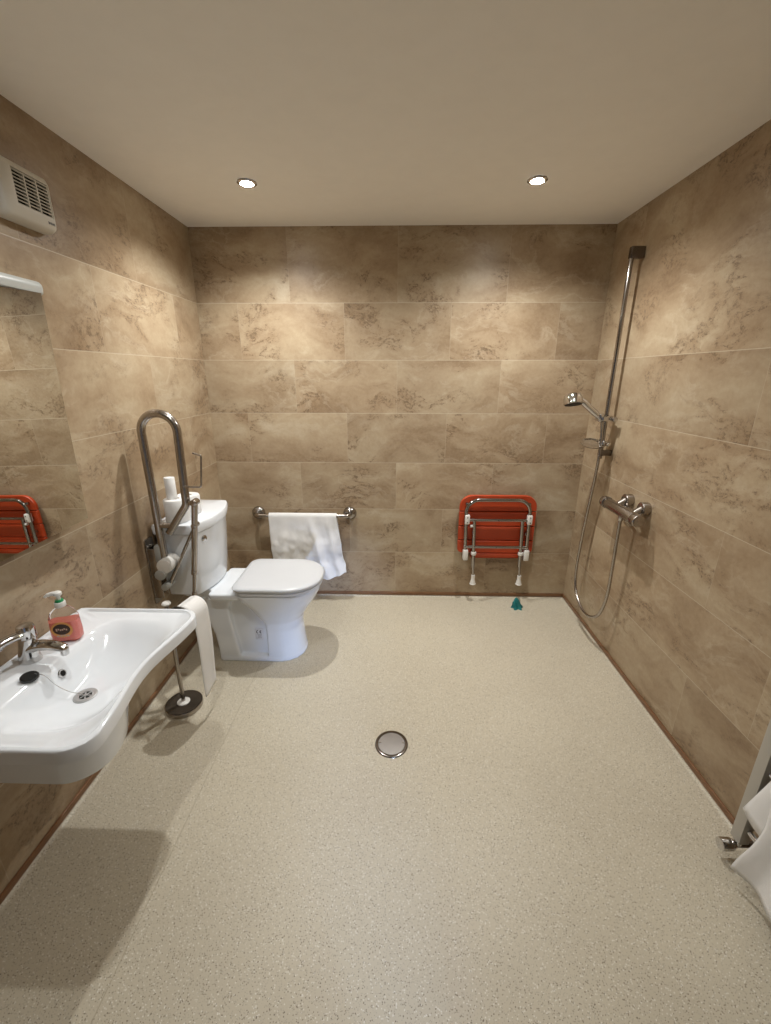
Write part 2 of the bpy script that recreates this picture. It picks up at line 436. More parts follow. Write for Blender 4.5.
# ------------------------------------------------------------------ extractor fan
t = thing('extractor_fan', 'off-white square extractor fan with louvred grille high on left wall', 'fan', (0, 1.565, 2.115))
def yz(y0, y1, z0, z1, r, x): return [Vector((x, p.x, p.y)) for p in rrect(y0, y1, z0, z1, r, r, 5)]
m = MB()
Ls = [yz(1.462, 1.678, 2.042, 2.208, .018, 0), yz(1.462, 1.678, 2.042, 2.208, .018, .026), yz(1.468, 1.672, 2.048, 2.202, .018, .041), yz(1.477, 1.665, 2.056, 2.194, .014, .047),
      yz(1.513, 1.660, 2.086, 2.184, .004, .048), yz(1.514, 1.659, 2.087, 2.183, .004, .032)]
m.loft(Ls); m.build('housing', 'fanplastic', t)
MB().box((.0325, 1.5865, 2.135), (.002, .143, .095)).build('dark_opening', 'dark', t)
m = MB(); R = Matrix.Rotation(math.radians(24), 3, 'Y')
for k in range(10): m.box((.0415, 1.5865, 2.0885+.0101*k+.0015), (.012, .146, .0034), .0008, R)
for y in (1.515, 1.563, 1.610, 1.658): m.box((.041, y, 2.135), (.012, .006, .096), .001)
m.build('grille', 'fanplastic', t)
m = MB()
for k, w in enumerate((.004, .0035, .004, .003, .004, .0035, .003)): m.box((.0473, 1.632+k*.0042, 2.0685), (.001, w*.75, .0065 if k % 3 else .008))
m.build('badge', 'ink', t)

# ------------------------------------------------------------------ mirror and its light
t = thing('wall_mirror', 'frameless rectangular mirror on left wall above the basin', 'mirror', (0, 1.05, 1.03))
# hangs a little off the wall: its far lower corner stands out the most
mn = Vector((1, -.042, .020)).normalized(); mp0 = Vector((.060, 1.50, 1.03))
def on_mirror(y, z, off=0): return Vector((mp0.x+.042*(y-mp0.y)-.020*(z-mp0.z)+off, y, z))
def plate(off0, off1, ins):
    c = Vector((0, 1.075, 1.43)); q = []
    for y, z in ((1.4914, 1.0625), (1.5285, 1.8376), (.660, 1.797), (.622, 1.0225)):
        d = (Vector((0, y, z))-c); d *= 1-ins/d.length; q.append((y if not ins else c.y+d.y, z if not ins else c.z+d.z))
    return MB().loft([[on_mirror(y, z, o) for y, z in q] for o in (off0, off1)])
plate(-.004, 0, 0).build('glass', 'mirror', t, angle=5)
m = MB()
for y, z in ((1.40, 1.15), (1.40, 1.70), (.80, 1.15), (.80, 1.70)):
    p = on_mirror(y, z, -.0045)
    if p.x > .004: m = MB().cyl((0, y, z), (p.x, y, z), .014, n=16); m.build('standoff', 'greyplastic', t)
t = thing('mirror_light', 'slim white striplight with rounded end along the top of mirror', 'light', (0, 1.05, 1.855))
m = MB(); prof = [(.004, 1.833), (.030, 1.833), (.037, 1.838), (.040, 1.853), (.038, 1.866), (.030, 1.874), (.004, 1.874)]
ys = [(.50, .6), (.505, .85), (.515, 1), (1.540, 1), (1.553, .9), (1.562, .62)]
loops = []
for y, s in ys: loops.append([Vector((.004+(x-.004)*s, y, 1.853+(z-1.853)*(.55+.45*s))) for x, z in prof])
m.loft(loops); m.build('cover', 'diffuser', t)
MB().box((.011, 1.03, 1.830), (.020, 1.0, .005), .001).build('base_rail', 'greyplastic', t)

# ------------------------------------------------------------------ basin
t = thing('wash_basin', 'white ceramic wall-hung wash basin with curved front under the mirror', 'basin', (0, 1.09, .50))
NB = 112
def outline(ins=0.0):
    lp = resample(rrect(.002+ins, .470-ins, .766+ins, 1.422-ins, .012, .070-ins*.5, 12), 400)
    out = []
    for p in lp:
        f = max(0, p.x/.474)**3
        out.append(Vector((p.x+f*(.014-.040*math.exp(-((p.y-1.09)/.17)**2)), p.y, 0)))
    return resample(out, NB)
def ba(x0, x1, y0, y1, rb, rf, z): return atz(resample(rrect(x0, x1, y0, y1, rb, rf, 12), NB), z)
O0, Oh, Oi, Oj, Ok = outline(), outline(.0015), outline(.005), outline(.013), outline(.020)
def bu(x0, x1, y0, y1, rb, rf, z, k=1.0):
    return [Vector((p.x-k*.17*(p.x/.39)*max(0, (p.y-.975)/.26)**2, p.y, z)) for p in ba(x0, x1, y0, y1, rb, rf, z)]
loops = [bu(.05, .28, .95, 1.14, .04, .08, .463), bu(.014, .350, .905, 1.195, .04, .09, .465), bu(.006, .382, .874, 1.228, .03, .10, .481), bu(.004, .392, .864, 1.244, .02, .10, .53), bu(.003, .396, .860, 1.27, .02, .10, .60, .7), ba(.003, .402, .854, 1.315, .02, .12, .640), ba(.003, .405, .852, 1.325, .02, .12, .672), ba(.003, .406, .851, 1.326, .02, .12, .674),
         atz(Oi, .674), atz(O0, .677), atz(O0, .7135), atz(Oh, .7175), atz(Oi, .7195), atz(Oj, .7195), atz(Ok, .712),
         ba(.135, .434, .815, 1.365, .07, .10, .708), ba(.147, .424, .84, 1.34, .08, .11, .699), ba(.156, .41, .87, 1.31, .08, .11, .676), ba(.170, .385, .92, 1.26, .08, .10, .637), ba(.19, .335, .99, 1.19, .06, .07, .612), ba(.205, .275, 1.045, 1.115, .03, .03, .604)]
m = MB().loft(loops); m.build('bowl', 'ceramic', t, angle=40)
def ring(mb, c, r0, r1, h, ax=(0, 0, 1), n=28): return mb.lathe([(r0, 0), (r1, 0), (r1*1.0, h*.6), (r1*.96, h), (r0*1.08, h), (r0, h*.5)], c, ax, n)
wv = Vector((.240, 1.080, .604))
m = MB(); m.lathe([(.017, .0005), (.019, .003), (.029, .0045), (.033, .003), (.034, .0)], wv, (0, 0, 1)); w = m.build('waste_ring', 'satin', t)
m = MB().lathe([(.0001, .001), (.018, .0012)], wv, (0, 0, 1)); m.build('waste_hole', 'dark', t)
m = MB()
for k in range(3):
    an = k*PI/3; m.box(wv+Vector((0, 0, .0022)), (.036, .0035, .002), .0005, Matrix.Rotation(an, 3, 'Z'))
m.cyl(wv+Vector((0, 0, .001)), wv+Vector((0, 0, .0042)), .005); m.build('waste_grid', 'satin', t)
ov = Vector((.1605, 1.105, .668)); ax = Vector((1, 0, .42)).normalized()
m = MB(); m.lathe([(.009, .0), (.0095, .003), (.013, .003), (.0145, .0)], ov, ax); m.build('overflow_ring', 'chrome', t)
MB().lathe([(.0001, .0018), (.0095, .0018)], ov, ax).build('overflow_hole', 'dark', t)
# plug on its chain
pl = Vector((.128, 1.030, .7085))
t = thing('basin_plug', 'round black basin plug with ball chain lying on the basin ledge', 'plug', tuple(pl))
MB().lathe([(.0001, .0), (.021, .0), (.0235, .003), (.0235, .009), (.021, .012), (.0001, .0125)], pl, (.12, .0, 1)).build('stopper', 'black', t)
ch = catmull([(.140, 1.037, .721), (.158, 1.047, .706), (.178, 1.058, .66), (.20, 1.07, .628), (.222, 1.079, .613), (.236, 1.081, .608)], 10)
MB().tube(ch, .0011, 8).build('chain', 'chrome', t)

# ------------------------------------------------------------------ tap
t = thing('mixer_tap', 'chrome single-lever mixer tap on the back of the basin', 'tap', (.065, 1.115, .709))
m = MB()
m.loft([[Vector((.060+.033*a*math.cos(q)+dx, 1.115+.028*a*math.sin(q), z)) for q in [2*PI*k/28 for k in range(28)]] for z, a, dx in ((.7095, 1.0, 0), (.713, 1.02, 0), (.73, .92, .0), (.765, .82, .006), (.79, .78, .01), (.797, .7, .012))])
m.build('body', 'chrome', t)
sp = [(.062, 1.115, .752), (.10, 1.114, .766), (.14, 1.113, .768), (.172, 1.112, .763), (.188, 1.111, .757)]
pp = catmull(sp, 6); m = MB().tube(pp, [.023-.009*i/(len(pp)-1) for i in range(len(pp))], 18, True, .8)
m.cyl((.184, 1.111, .760), (.182, 1.111, .737), .012, .0115, .002); m.build('spout', 'chrome', t)
m = MB().lathe([(.022, 0), (.0245, .004), (.0235, .036), (.021, .043), (.0001, .046)], (.073, 1.115, .795), (0, 0, 1)); m.build('cap', 'chrome', t)
lv = catmull([(.072, 1.105, .812), (.060, 1.085, .814), (.048, 1.064, .812), (.040, 1.046, .808)], 5)
m = MB().tube(lv, [.017+.002*(i/(len(lv)-1)) for i in range(len(lv))], 14, True, .7); m.ball((.038, 1.044, .808), .020); m.build('lever', 'chrome', t)

# ------------------------------------------------------------------ soap bottle
bc = Vector((.098, 1.232, .7125))
t = thing('soap_dispenser', 'clear pump bottle of pink hand soap with brown oval label on basin', 'soap dispenser', tuple(bc))
RB = Matrix.Rotation(math.radians(12), 3, 'Z')
def bl(w, d, z, r): return [bc+RB @ Vector((p.x, p.y, z)) for p in rrect(-w/2, w/2, -d/2, d/2, r, r, 6)]
m = MB().loft([bl(.080, .040, 0, .012), bl(.086, .046, .004, .015), bl(.089, .048, .03, .016), bl(.084, .046, .085, .016), bl(.070, .042, .105, .016), bl(.040, .034, .118, .013), bl(.028, .028, .122, .0135), bl(.026, .026, .127, .0125)])
m.build('bottle', 'clear', t)
MB().loft([bl(.077, .037, .002, .011), bl(.083, .043, .006, .014), bl(.086, .045, .03, .015), bl(.084, .0445, .074, .015), bl(.084, .0445, .0745, .015)]).build('liquid_soap', 'pink', t)
def oval(mb, rx, rz, off, zc, xo=0, n=36, thk=.0008):
    f = [bc+RB @ Vector((xo+rx*math.cos(2*PI*k/n), off, zc+rz*math.sin(2*PI*k/n))) for k in range(n)]
    g = [bc+RB @ Vector((xo+rx*math.cos(2*PI*k/n), off+thk, zc+rz*math.sin(2*PI*k/n))) for k in range(n)]
    return mb.loft([f, g])
lb = oval(MB(), .033, .029, -.0262, .048).build('label', 'orangelabel', t)
oval(MB(), .026, .020, -.0270, .050).build('label_centre', 'brownlabel', t)
m = MB()
for k in range(6):
    x = -.015+k*.006; a0 = bc+RB @ Vector((x, -.0275, .050+.0018*math.sin(k*2)))
    m.box(a0, (.0042, .0008, .006 if k else .010), .0003, RB)
for k in range(4): oval(m, .0045, .004, -.0268, .027-.001*abs(k-1.5), -.015+.010*k, 12)
m.build('lettering', 'creamlabel', t)
MB().cyl(bc+Vector((0, 0, .124)), bc+Vector((0, 0, .142)), .0165, .0165, .002).build('collar', 'whiteplastic', t)
MB().cyl(bc+Vector((0, 0, .1425)), bc+Vector((0, 0, .150)), .0125, .0115, .001).build('lock_ring', 'green', t)
m = MB().cyl(bc+Vector((0, 0, .150)), bc+Vector((0, 0, .166)), .006, .006)
m.lathe([(.009, 0), (.0125, .004), (.012, .012), (.007, .016), (.0001, .017)], bc+Vector((0, 0, .164)))
q = bc+Vector((0, 0, .173)); m.tube(catmull([q, q+Vector((-.016, -.008, .001)), q+Vector((-.026, -.013, -.002)), q+Vector((-.031, -.016, -.007))], 5), [.0075]*5+[.0065]*5+[.005]*6, 12)
m.build('pump_head', 'whiteplastic', t)

# ------------------------------------------------------------------ toilet
YC = 2.182
t = thing('toilet', 'white ceramic close-coupled toilet with closed lid beside left wall', 'toilet', (.45, YC, 0))
def dl(x0, x1, hw, rb, rf, z, yc=YC): return atz(rrect(x0, x1, yc-hw, yc+hw, rb, rf, 10), z)
m = MB()
m.loft([dl(.215, .700, .140, .03, .138, .0), dl(.215, .700, .140, .03, .138, .022), dl(.222, .690, .132, .03, .13, .034)])
m.loft([dl(.235, .62, .104, .03, .06, .0), dl(.22, .62, .104, .03, .06, .20), dl(.16, .60, .10, .03, .06, .40)])
m.loft([dl(.500, .700, .139, .004, .137, .0), dl(.500, .688, .133, .004, .131, .10), dl(.500, .682, .131, .005, .128, .19), dl(.495, .690, .136, .02, .133, .245), dl(.45, .722, .155, .05, .15, .30),
        dl(.41, .765, .177, .07, .170, .36), dl(.37, .793, .190, .06, .182, .41), dl(.36, .800, .193, .06, .184, .440), dl(.36, .797, .190, .06, .180, .449)])
m.loft([dl(.215, .345, .138, .02, .012, .0), dl(.212, .335, .136, .02, .012, .08), dl(.200, .320, .132, .02, .012, .17), dl(.165, .305, .128, .02, .012, .27), dl(.13, .30, .126, .02, .012, .34), dl(.11, .32, .125, .02, .012, .40)])
m.loft([dl(.22, .46, .12, .03, .03, .385), dl(.225, .47, .155, .03, .03, .405), dl(.215, .48, .170, .02, .03, .416), dl(.210, .48, .172, .02, .03, .440), dl(.214, .47, .168, .02, .03, .449)])
m.loft([dl(.06, .30, .09, .03, .03, .39), dl(.035, .30, .115, .03, .03, .41), dl(.035, .30, .115, .03, .03, .449)])
pan = m.build('bowl', 'ceramic', t, angle=180)
rm = pan.modifiers.new('fuse', 'REMESH'); rm.mode = 'VOXEL'; rm.voxel_size = .0055; rm.use_smooth_shade = True
sm = pan.modifiers.new('soften', 'SMOOTH'); sm.factor = .5; sm.iterations = 5
dg = bpy.context.evaluated_depsgraph_get(); me = bpy.data.meshes.new_from_object(pan.evaluated_get(dg)); pan.modifiers.clear(); pan.data = me
for p in me.polygons: p.use_smooth = True
m = MB().loft([dl(.368, .802, .188, .055, .172, .4495), dl(.362, .810, .196, .055, .178, .454), dl(.362, .811, .197, .055, .178, .466), dl(.366, .806, .193, .055, .174, .4715)]); m.build('seat', 'lidplastic', t)
m = MB().loft([dl(.352, .806, .194, .055, .175, .4735), dl(.346, .815, .202, .058, .182, .479), dl(.345, .817, .204, .058, .183, .490), dl(.352, .810, .198, .058, .178, .4975), dl(.375, .785, .176, .055, .158, .5015), dl(.45, .70, .10, .05, .09, .5035)])
m.build('lid', 'lidplastic', t, angle=60)
YK = 2.170
def cl(x0, x1, bow, hw, z, r=.022, sh=0):
    return [Vector((p.x+bow*(1-((p.y-YK)/hw)**2)*max(0, (p.x-x0)/(x1-x0)), p.y+sh, z)) for p in resample(rrect(x0, x1, YK-hw, YK+hw, .012, r, 6), 96)]
m = MB().loft([cl(.030, .160, .045, .184, .4495, .022, .022), cl(.022, .176, .050, .200, .460, .022, .022), cl(.018, .186, .052, .208, .55, .022, .018), cl(.018, .202, .054, .219, .74, .022, .006), cl(.018, .206, .055, .221, .815, .022, .004)])
cis = m.build('cistern', 'ceramic', t)
m = MB().loft([cl(.016, .204, .056, .217, .816), cl(.012, .214, .058, .228, .822), cl(.012, .218, .060, .234, .858), cl(.016, .214, .058, .230, .869), cl(.030, .195, .052, .214, .8735), cl(.07, .15, .03, .12, .876)])
m.build('cistern_lid', 'ceramic', cis, angle=50)
lv = Vector((.2115, 2.030, .772)); ax = Vector((.95, -.28, 0)).normalized()
m = MB().lathe([(.016, 0), (.016, .004), (.011, .006), (.0105, .014), (.017, .016), (.0175, .026), (.013, .031), (.0001, .033)], lv, ax)
m.tube([lv+ax*.010, lv+ax*.012+Vector((-.01, -.022, 0))], [.006, .0045], 10)
m.build('flush_handle', 'chrome', cis)
# sticker with the conformity mark on the flank
sy = YC-.1042-.0022
MB().box((.452, sy, .165), (.050, .0012, .075), .0004).build('sticker', 'sticker', t)
def text_mesh(name, s, size, loc, rot, mat, parent, ext=.0003, sx=1.0):
    cu = bpy.data.curves.new(name, 'FONT'); cu.body = s; cu.size = size; cu.extrude = ext; cu.align_x = 'CENTER'; cu.align_y = 'CENTER'
    to = bpy.data.objects.new(name, cu); COL.objects.link(to)
    dgp = bpy.context.evaluated_depsgraph_get(); me = bpy.data.meshes.new_from_object(to.evaluated_get(dgp))
    bpy.data.objects.remove(to); me.materials.clear(); me.materials.append(MAT[mat])
    me.transform(Matrix.Translation(Vector(loc)-WL[parent.name]) @ Matrix(rot).to_4x4() @ Matrix.Diagonal((sx, 1, 1, 1)))
    o = bpy.data.objects.new(name, me); COL.objects.link(o); o.parent = parent; WL[o.name] = WL[parent.name]; return o
RXF = Matrix(((1, 0, 0), (0, 0, -1), (0, 1, 0)))     # text facing -y
# CE: two open arcs, the second with a middle bar
m = MB()
def arc_mark(cx, bar):
    pts = [Vector((cx+.0085*math.cos(a), sy-.0012, .178+.0085*math.sin(a))) for a in [math.radians(90+180*k/14) for k in range(15)]]
    m.tube(pts, .0015, 6)
    if bar: m.tube([Vector((cx-.0085, sy-.0012, .178)), Vector((cx-.001, sy-.0012, .178))], .0013, 6)
arc_mark(.444, False); arc_mark(.463, True)
for k, w in enumerate((.026, .020, .024)): m.box((.452, sy-.0008, .158-.008*k), (w, .0005, .0014))
m.build('printed_mark', 'ink', t)

# toilet rolls standing on the cistern
def full_roll(c, label, h):
    t = thing('toilet_roll', label, 'toilet roll', tuple(c), 'spare rolls on the cistern')
    MB().lathe([(.020, .001), (.054, .0), (.057, .004), (.0575, h-.005), (.054, h), (.021, h), (.020, h-.005)], c, (0, 0, 1), 40).build('paper', 'paper', t)
    MB().lathe([(.0175, .001), (.0198, .001), (.0198, h-.001), (.0175, h-.001), (.0175, .001)], c, (0, 0, 1), 28).build('core', 'card', t)
full_roll(Vector((.126, 2.003, .8762)), 'full white toilet roll on the cistern lid with a thin roll standing on it', .116)
full_roll(Vector((.126, 2.130, .8762)), 'full white toilet roll at the back of cistern lid behind the stacked rolls', .100)
rc2 = Vector((.112, 2.000, .9927))
t = thing('toilet_roll', 'thin almost finished toilet roll balanced upright on top of a full roll', 'toilet roll', tuple(rc2), 'spare rolls on the cistern')
MB().lathe([(.0205, .001), (.0235, .0), (.0245, .003), (.0245, .106), (.023, .108), (.0215, .108), (.0205, .106)], rc2, (0, 0, 1), 32).build('paper', 'paper', t)
MB().lathe([(.018, .001), (.0203, .001), (.0203, .107), (.018, .107), (.018, .001)], rc2, (0, 0, 1), 28).build('core', 'card', t)

# ------------------------------------------------------------------ fold-up grab rail
GY = 1.902
t = thing('grab_rail', 'stainless steel drop-down support rail folded up against the left wall', 'grab rail', (0, GY, .46))
pl_ = [Vector((x, p.x, p.y)) for x in (0,) for p in rrect(1.884, 1.951, .460, .812, .012, .012, 5)]
m = MB().loft([pl_, [p+Vector((.006, 0, 0)) for p in pl_]])
m.box((.028, 1.890, .63), (.046, .006, .27), .002); m.box((.028, 1.938, .63), (.046, .006, .27), .002)
m.build('wall_plate', 'steel', t)
for z in (.50, .77):
    for y in (1.902, 1.926): MB().lathe([(.008, 0), (.008, .003), (.005, .006), (.0001, .007)], (.006, y, z), (1, 0, 0), 16).build('screw', 'chrome', t)
path = bend([(0.0789, GY, 0.6729), (0.074, GY, 1.4162), (0.2408, GY, 1.4162), (0.2301, GY, 0.9899), (0.1257, GY, 0.8465)], [.0838, .0838, .05], 14)
MB().tube(path, .0185, 20).build('rail_tube', 'steel', t)
MB().lathe([(.0165, 0), (.018, .003), (.018, .010), (.012, .014), (.0001, .015)], (0.1326, GY, 0.8563), (-.107, 0, -.157), 20).build('end_cap', 'greyplastic', t)
MB().cyl((0.077, GY, 0.8836), (0.155, GY, 0.8855), .0145, n=18).build('cross_tube', 'steel', t)
m = MB().cyl((0.0945, 1.857, 0.6846), (0.0945, 1.95, 0.6846), .037, bev=.004, n=28); m.build('hinge_roller', 'whiteplastic', t)
m = MB().cyl((0.0692, 1.852, 0.6388), (0.0692, 1.882, 0.6388), .026, bev=.003); m.cyl((0.074, 1.867, 0.5656), (0.074, 1.937, 0.5656), .018, bev=.003); m.box((0.0594, 1.902, 0.7412), (.03, .05, .09), .01)
m.build('hinge_block', 'greyplastic', t)
lp = [(0.274, 1.897, 1.0065), (0.2223, 1.897, 0.6378)]
m = MB().cyl(lp[0], lp[1], .0145, n=18); m.build('support_leg', 'steel', t)
m = MB().cyl((0.2242, 1.897, 0.6514), (0.2208, 1.897, 0.628), .0155, bev=.002, n=18); m.cyl((0.2218, 1.897, 0.6339), (0.2047, 1.897, 0.5129), .0095, n=16); m.cyl((0.2072, 1.897, 0.5295), (0.2043, 1.897, 0.51), .0125, bev=.002, n=16)
for k in range(3): m.ball((.2185-.0036*k, 1.8875, .609-.0255*k), .0025, 8)
m.build('leg_extension', 'steel', t)
m = MB().box((0.2506, 1.9, 0.9997), (.055, .020, .020), .004); m.cyl((0.274, 1.877, 1.0045), (0.274, 1.922, 1.0045), .0165, bev=.003); m.build('leg_bracket', 'steel', t)
m = MB().tube([(0.2574, 1.914, 0.8885), (0.0789, 1.914, 0.5627)], .0145, 14, True, .7); m.cyl((0.2574, 1.882, 0.8885), (0.2574, 1.927, 0.8885), .013, bev=.002); m.build('brace', 'steel', t)
m = MB().tube(bend([(0.2252, 1.89, 1.0835), (0.3189, 1.89, 1.0816), (0.3384, 1.89, 1.2308), (0.2915, 1.912, 1.2367)], .010, 5), .0045, 10); m.build('paper_hook', 'steel', t)

# ------------------------------------------------------------------ free-standing roll holder and its roll
bx, by = .177, 1.690
t = thing('toilet_roll_stand', 'free-standing chrome toilet roll stand with dark round foot beside basin', 'toilet roll stand', (bx, by, 0))
MB().lathe([(.0001, .001), (.086, .0), (.088, .002), (.088, .022), (.0865, .024), (.0001, .0242)], (bx, by, .0), (0, 0, 1), 48).build('foot', 'steel', t)
MB().lathe([(.0001, .0242), (.083, .0244), (.0835, .0256), (.0001, .0262)], (bx, by, 0), (0, 0, 1), 48).build('foot_cover', 'darkgloss', t)
MB().lathe([(.029, .025), (.030, .030), (.022, .035), (.0001, .036)], (bx, by, 0), (0, 0, 1), 28).build('foot_cap', 'whiteplastic', t)
MB().cyl((bx, by, .03), (bx, by, .576), .0095, n=20).build('post', 'steel', t)
MB().lathe([(.008, 0), (.019, .002), (.020, .008), (.015, .014), (.0001, .016)], (bx, by, .574), (0, 0, 1), 24).build('top_cap', 'whiteplastic', t)
ad = Vector((.2, .98, 0)).normalized(); nd = Vector((ad.y, -ad.x, 0))
A = Vector((.276, 1.631, .545))                     # near end of the roll axis
MB().tube(bend([(bx, by, .545), A-ad*.022-Vector((.0, 0, 0)), A+ad*.135], .012, 5), .006, 12).build('arm', 'steel', t)
MB().lathe([(.0001, 0), (.054, 0), (.058, .002), (.058, .009), (.054, .011), (.0001, .011)], A-ad*.013+Vector((-.006, 0, .002)), ad, 36).build('end_disc', 'darkgloss', t)
t = thing('toilet_roll', 'white toilet roll on the stand with a long sheet hanging down', 'toilet roll', tuple(A))
MB().lathe([(.0215, 0), (.052, 0), (.055, .003), (.055, .102), (.052, .105), (.0215, .105), (.0215, 0)], A, ad, 44).build('paper', 'paper', t)
MB().lathe([(.0185, 0), (.0213, 0), (.0213, .105), (.0185, .105), (.0185, 0)], A, ad, 28).build('core', 'card', t)
g = []
for i in range(33):
    s = i/32; row = []
    for j in range(9):
        q = j/8
        if s < .16:
            a = math.radians(95)*(1-s/.16); p = A+ad*(.105*q)+(nd*math.cos(a)+Vector((0, 0, 1))*math.sin(a))*.0562
        else:
            h = (s-.16)/.84
            p = A+ad*(.105*q)+nd*(.0562+.004*math.sin(h*5)+.006*h*math.sin(q*4+1))+Vector((0, 0, -.42*h+.012*h*(q-.5)))
        row.append(p)
    g.append(row)
sh = MB().grid(g).build('hanging_sheet', 'paper', t, angle=180)
so = sh.modifiers.new('thickness', 'SOLIDIFY'); so.thickness = .0012

# ------------------------------------------------------------------ towel bar on the back wall and its towel
BY = D-.070
t = thing('towel_bar', 'chrome horizontal grab bar with round flanges on the back wall', 'towel bar', (.58, D, .65))
MB().tube(bend([(.258, D-.012, .650), (.258, BY, .650), (.906, BY, .652), (.906, D-.012, .652)], .035, 8), .0145, 18).build('bar', 'steel', t)
for x, z in ((.258, .650), (.906, .652)):
    MB().lathe([(.047, 0), (.047, .004), (.042, .016), (.030, .026), (.017, .032), (.016, .034), (.0001, .034)], (x, D, z), (0, -1, 0), 36).build('flange', 'framechrome', t)
g = []
NU, NV = 72, 96
def fbm(v):
    return noise.noise(v)+.5*noise.noise(v*2.1)+.25*noise.noise(v*4.3)
for i in range(NV+1):
    s = i/NV; row = []
    for j in range(NU+1):
        q = j/NU
        back, top, front = .30, .06, .47
        d = s*(back+top+front)
        xx = .352+.468*q
        if d < back:
            h = 1-d/back
            p = Vector((xx+.03*q*h, BY+.0225+.004*math.sin(q*13+1)*h, .650-back*h))
        elif d < back+top:
            a = PI*(d-back)/top; p = Vector((xx, BY+.0225*math.cos(a), .650+.0225*math.sin(a)))
        else:
            h = (d-back-top)/front
            f = min(1, h*2.0)
            lean = .060*q**1.3*h+.012*h*(1-q)
            length = front*(1.0-.10*max(0, (q-.72)/.28)**1.2+.03*math.sin(q*5))
            p = Vector((xx+lean, BY-.0225, .650-length*h))
            w = fbm(Vector((q*2.6+h*.8, h*2.2-q*.6, 3.7)))
            crease = .030*math.exp(-((q-.60-.16*h)/.055)**2)+.020*math.exp(-((q-.86-.05*h)/.04)**2)+.014*math.exp(-((q-.22+.10*h)/.06)**2)
            drape = .006*math.exp(-((h-.22-.25*q)/.07)**2)*min(1, q*3)*(1-q)*2
            p.y -= f*(.012+.018*w+.005*fbm(Vector((q*9, h*7, 5.5)))+crease+drape)
            p.z += .010*f*fbm(Vector((q*3, h*3, 8.1)))
            p.x += .008*f*fbm(Vector((q*2, h*4, 1.1)))
        row.append(p)
    g.append(row)
o = MB().grid(g).build('hand_towel', 'towel', None, (.58, BY, .672), angle=180)
so = o.modifiers.new('thickness', 'SOLIDIFY'); so.thickness = .006; so.offset = 1
tag(o, 'small white towel draped over the chrome bar behind the toilet', 'towel')

# ------------------------------------------------------------------ fold-up shower seat
t = thing('folding_bench', 'folded-up orange-red slatted shower seat with chrome frame on the back wall', 'shower seat', (1.935, D, .34))
def slat(x0, x1, z0, z1, rtop=.0, rbot=.0):
    n = 8; rt, rb = max(rtop, .004), max(rbot, .004); o = []
    for cx, cz, r, a0 in ((x1-rt, z1-rt, rt, 0), (x0+rt, z1-rt, rt, 90), (x0+rb, z0+rb, rb, 180), (x1-rb, z0+rb, rb, 270)):
        for k in range(n+1):
            a = math.radians(a0+90*k/n); o.append((cx+r*math.cos(a), cz+r*math.sin(a)))
    cxm, czm = (x0+x1)/2, (z0+z1)/2
    def at(ins, y): return [Vector((cxm+(x-cxm)*(1-ins/(x1-x0)*2), y, czm+(z-czm)*(1-ins/(z1-z0)*2))) for x, z in o]
    mb = MB().loft([at(.003, D-.030), at(0, D-.034), at(0, D-.048), at(.004, D-.054), at(.018, D-.052)])
    return mb.build('slat', 'orange', t)
slat(1.668, 2.194, .690, .802, .085); slat(1.668, 2.194, .583, .685); slat(1.668, 2.194, .478, .578); slat(1.668, 2.194, .380, .473, 0, .03)
slat(1.76, 2.12, .338, .376, 0, .012)
FY = D-.082
MB().tube(bend([(1.718, FY, .385), (1.708, FY, .778), (2.138, FY, .778), (2.143, FY, .385)], .085, 12), .0125, 16).build('frame_tube', 'framechrome', t)
for z, x0, x1, y in ((.637, 1.715, 2.138, FY-.004), (.439, 1.705, 2.15, FY-.004)):
    MB().cyl((x0, y, z), (x1, y, z), .0105, n=16).build('cross_tube', 'framechrome', t)
for xa, xb in ((1.768, 1.786), (2.094, 2.114)):
    MB().cyl((xa, FY-.004, .635), ((xa*.38+xb*.62), FY-.002, .29), .0125, n=16).build('leg', 'framechrome', t)
    lg = MB().cyl((xa*.38+xb*.62, FY-.002, .30), (xb, FY, .20), .0085, n=14).build('leg_extension', 'framechrome', t)
    MB().lathe([(.013, .07), (.013, .045), (.0135, .035), (.0175, .022), (.019, .006), (.022, .004), (.022, 0), (.0001, 0)], (xb, FY, .150), (0, 0, 1), 24).build('foot', 'whiteplastic', t)
    MB().cyl((xa*.45+xb*.55, FY-.002, .402), (xa*.44+xb*.56, FY-.002, .378), .0185, bev=.003).build('leg_collar', 'whiteplastic', t)
for x in (1.718, 2.141):
    MB().box((x, FY-.004, .642), (.032, .036, .066), .006).build('pivot_block', 'whiteplastic', t)
for x in (1.720, 2.143):
    MB().box((x, FY-.002, .380), (.034, .04, .078), .006).build('hinge_block', 'whiteplastic', t)
    MB().box((x, D-.036, .375), (.026, .072, .09), .003).build('wall_bracket', 'steel', t)
MB().cyl((1.742, FY-.002, .592), (1.768, FY-.002, .592), .010, bev=.002).build('buffer', 'whiteplastic', t)
for x, z in ((1.718, .660), (1.718, .624), (2.141, .660), (2.141, .624), (1.93, .637), (1.93, .439)): MB().lathe([(.004, 0), (.004, .002), (.0001, .003)], (x, FY-.0222 if x != 1.93 else FY-.0140, z), (0, -1, 0), 12).build('screw', 'darkchrome', t)
for z in (.745, .63, .53, .425):
    MB().box((1.716, FY+.019, z), (.02, .022, .02), .003).build('slat_clip', 'steel', t)
    MB().box((2.136, FY+.019, z), (.02, .022, .02), .003).build('slat_clip', 'steel', t)

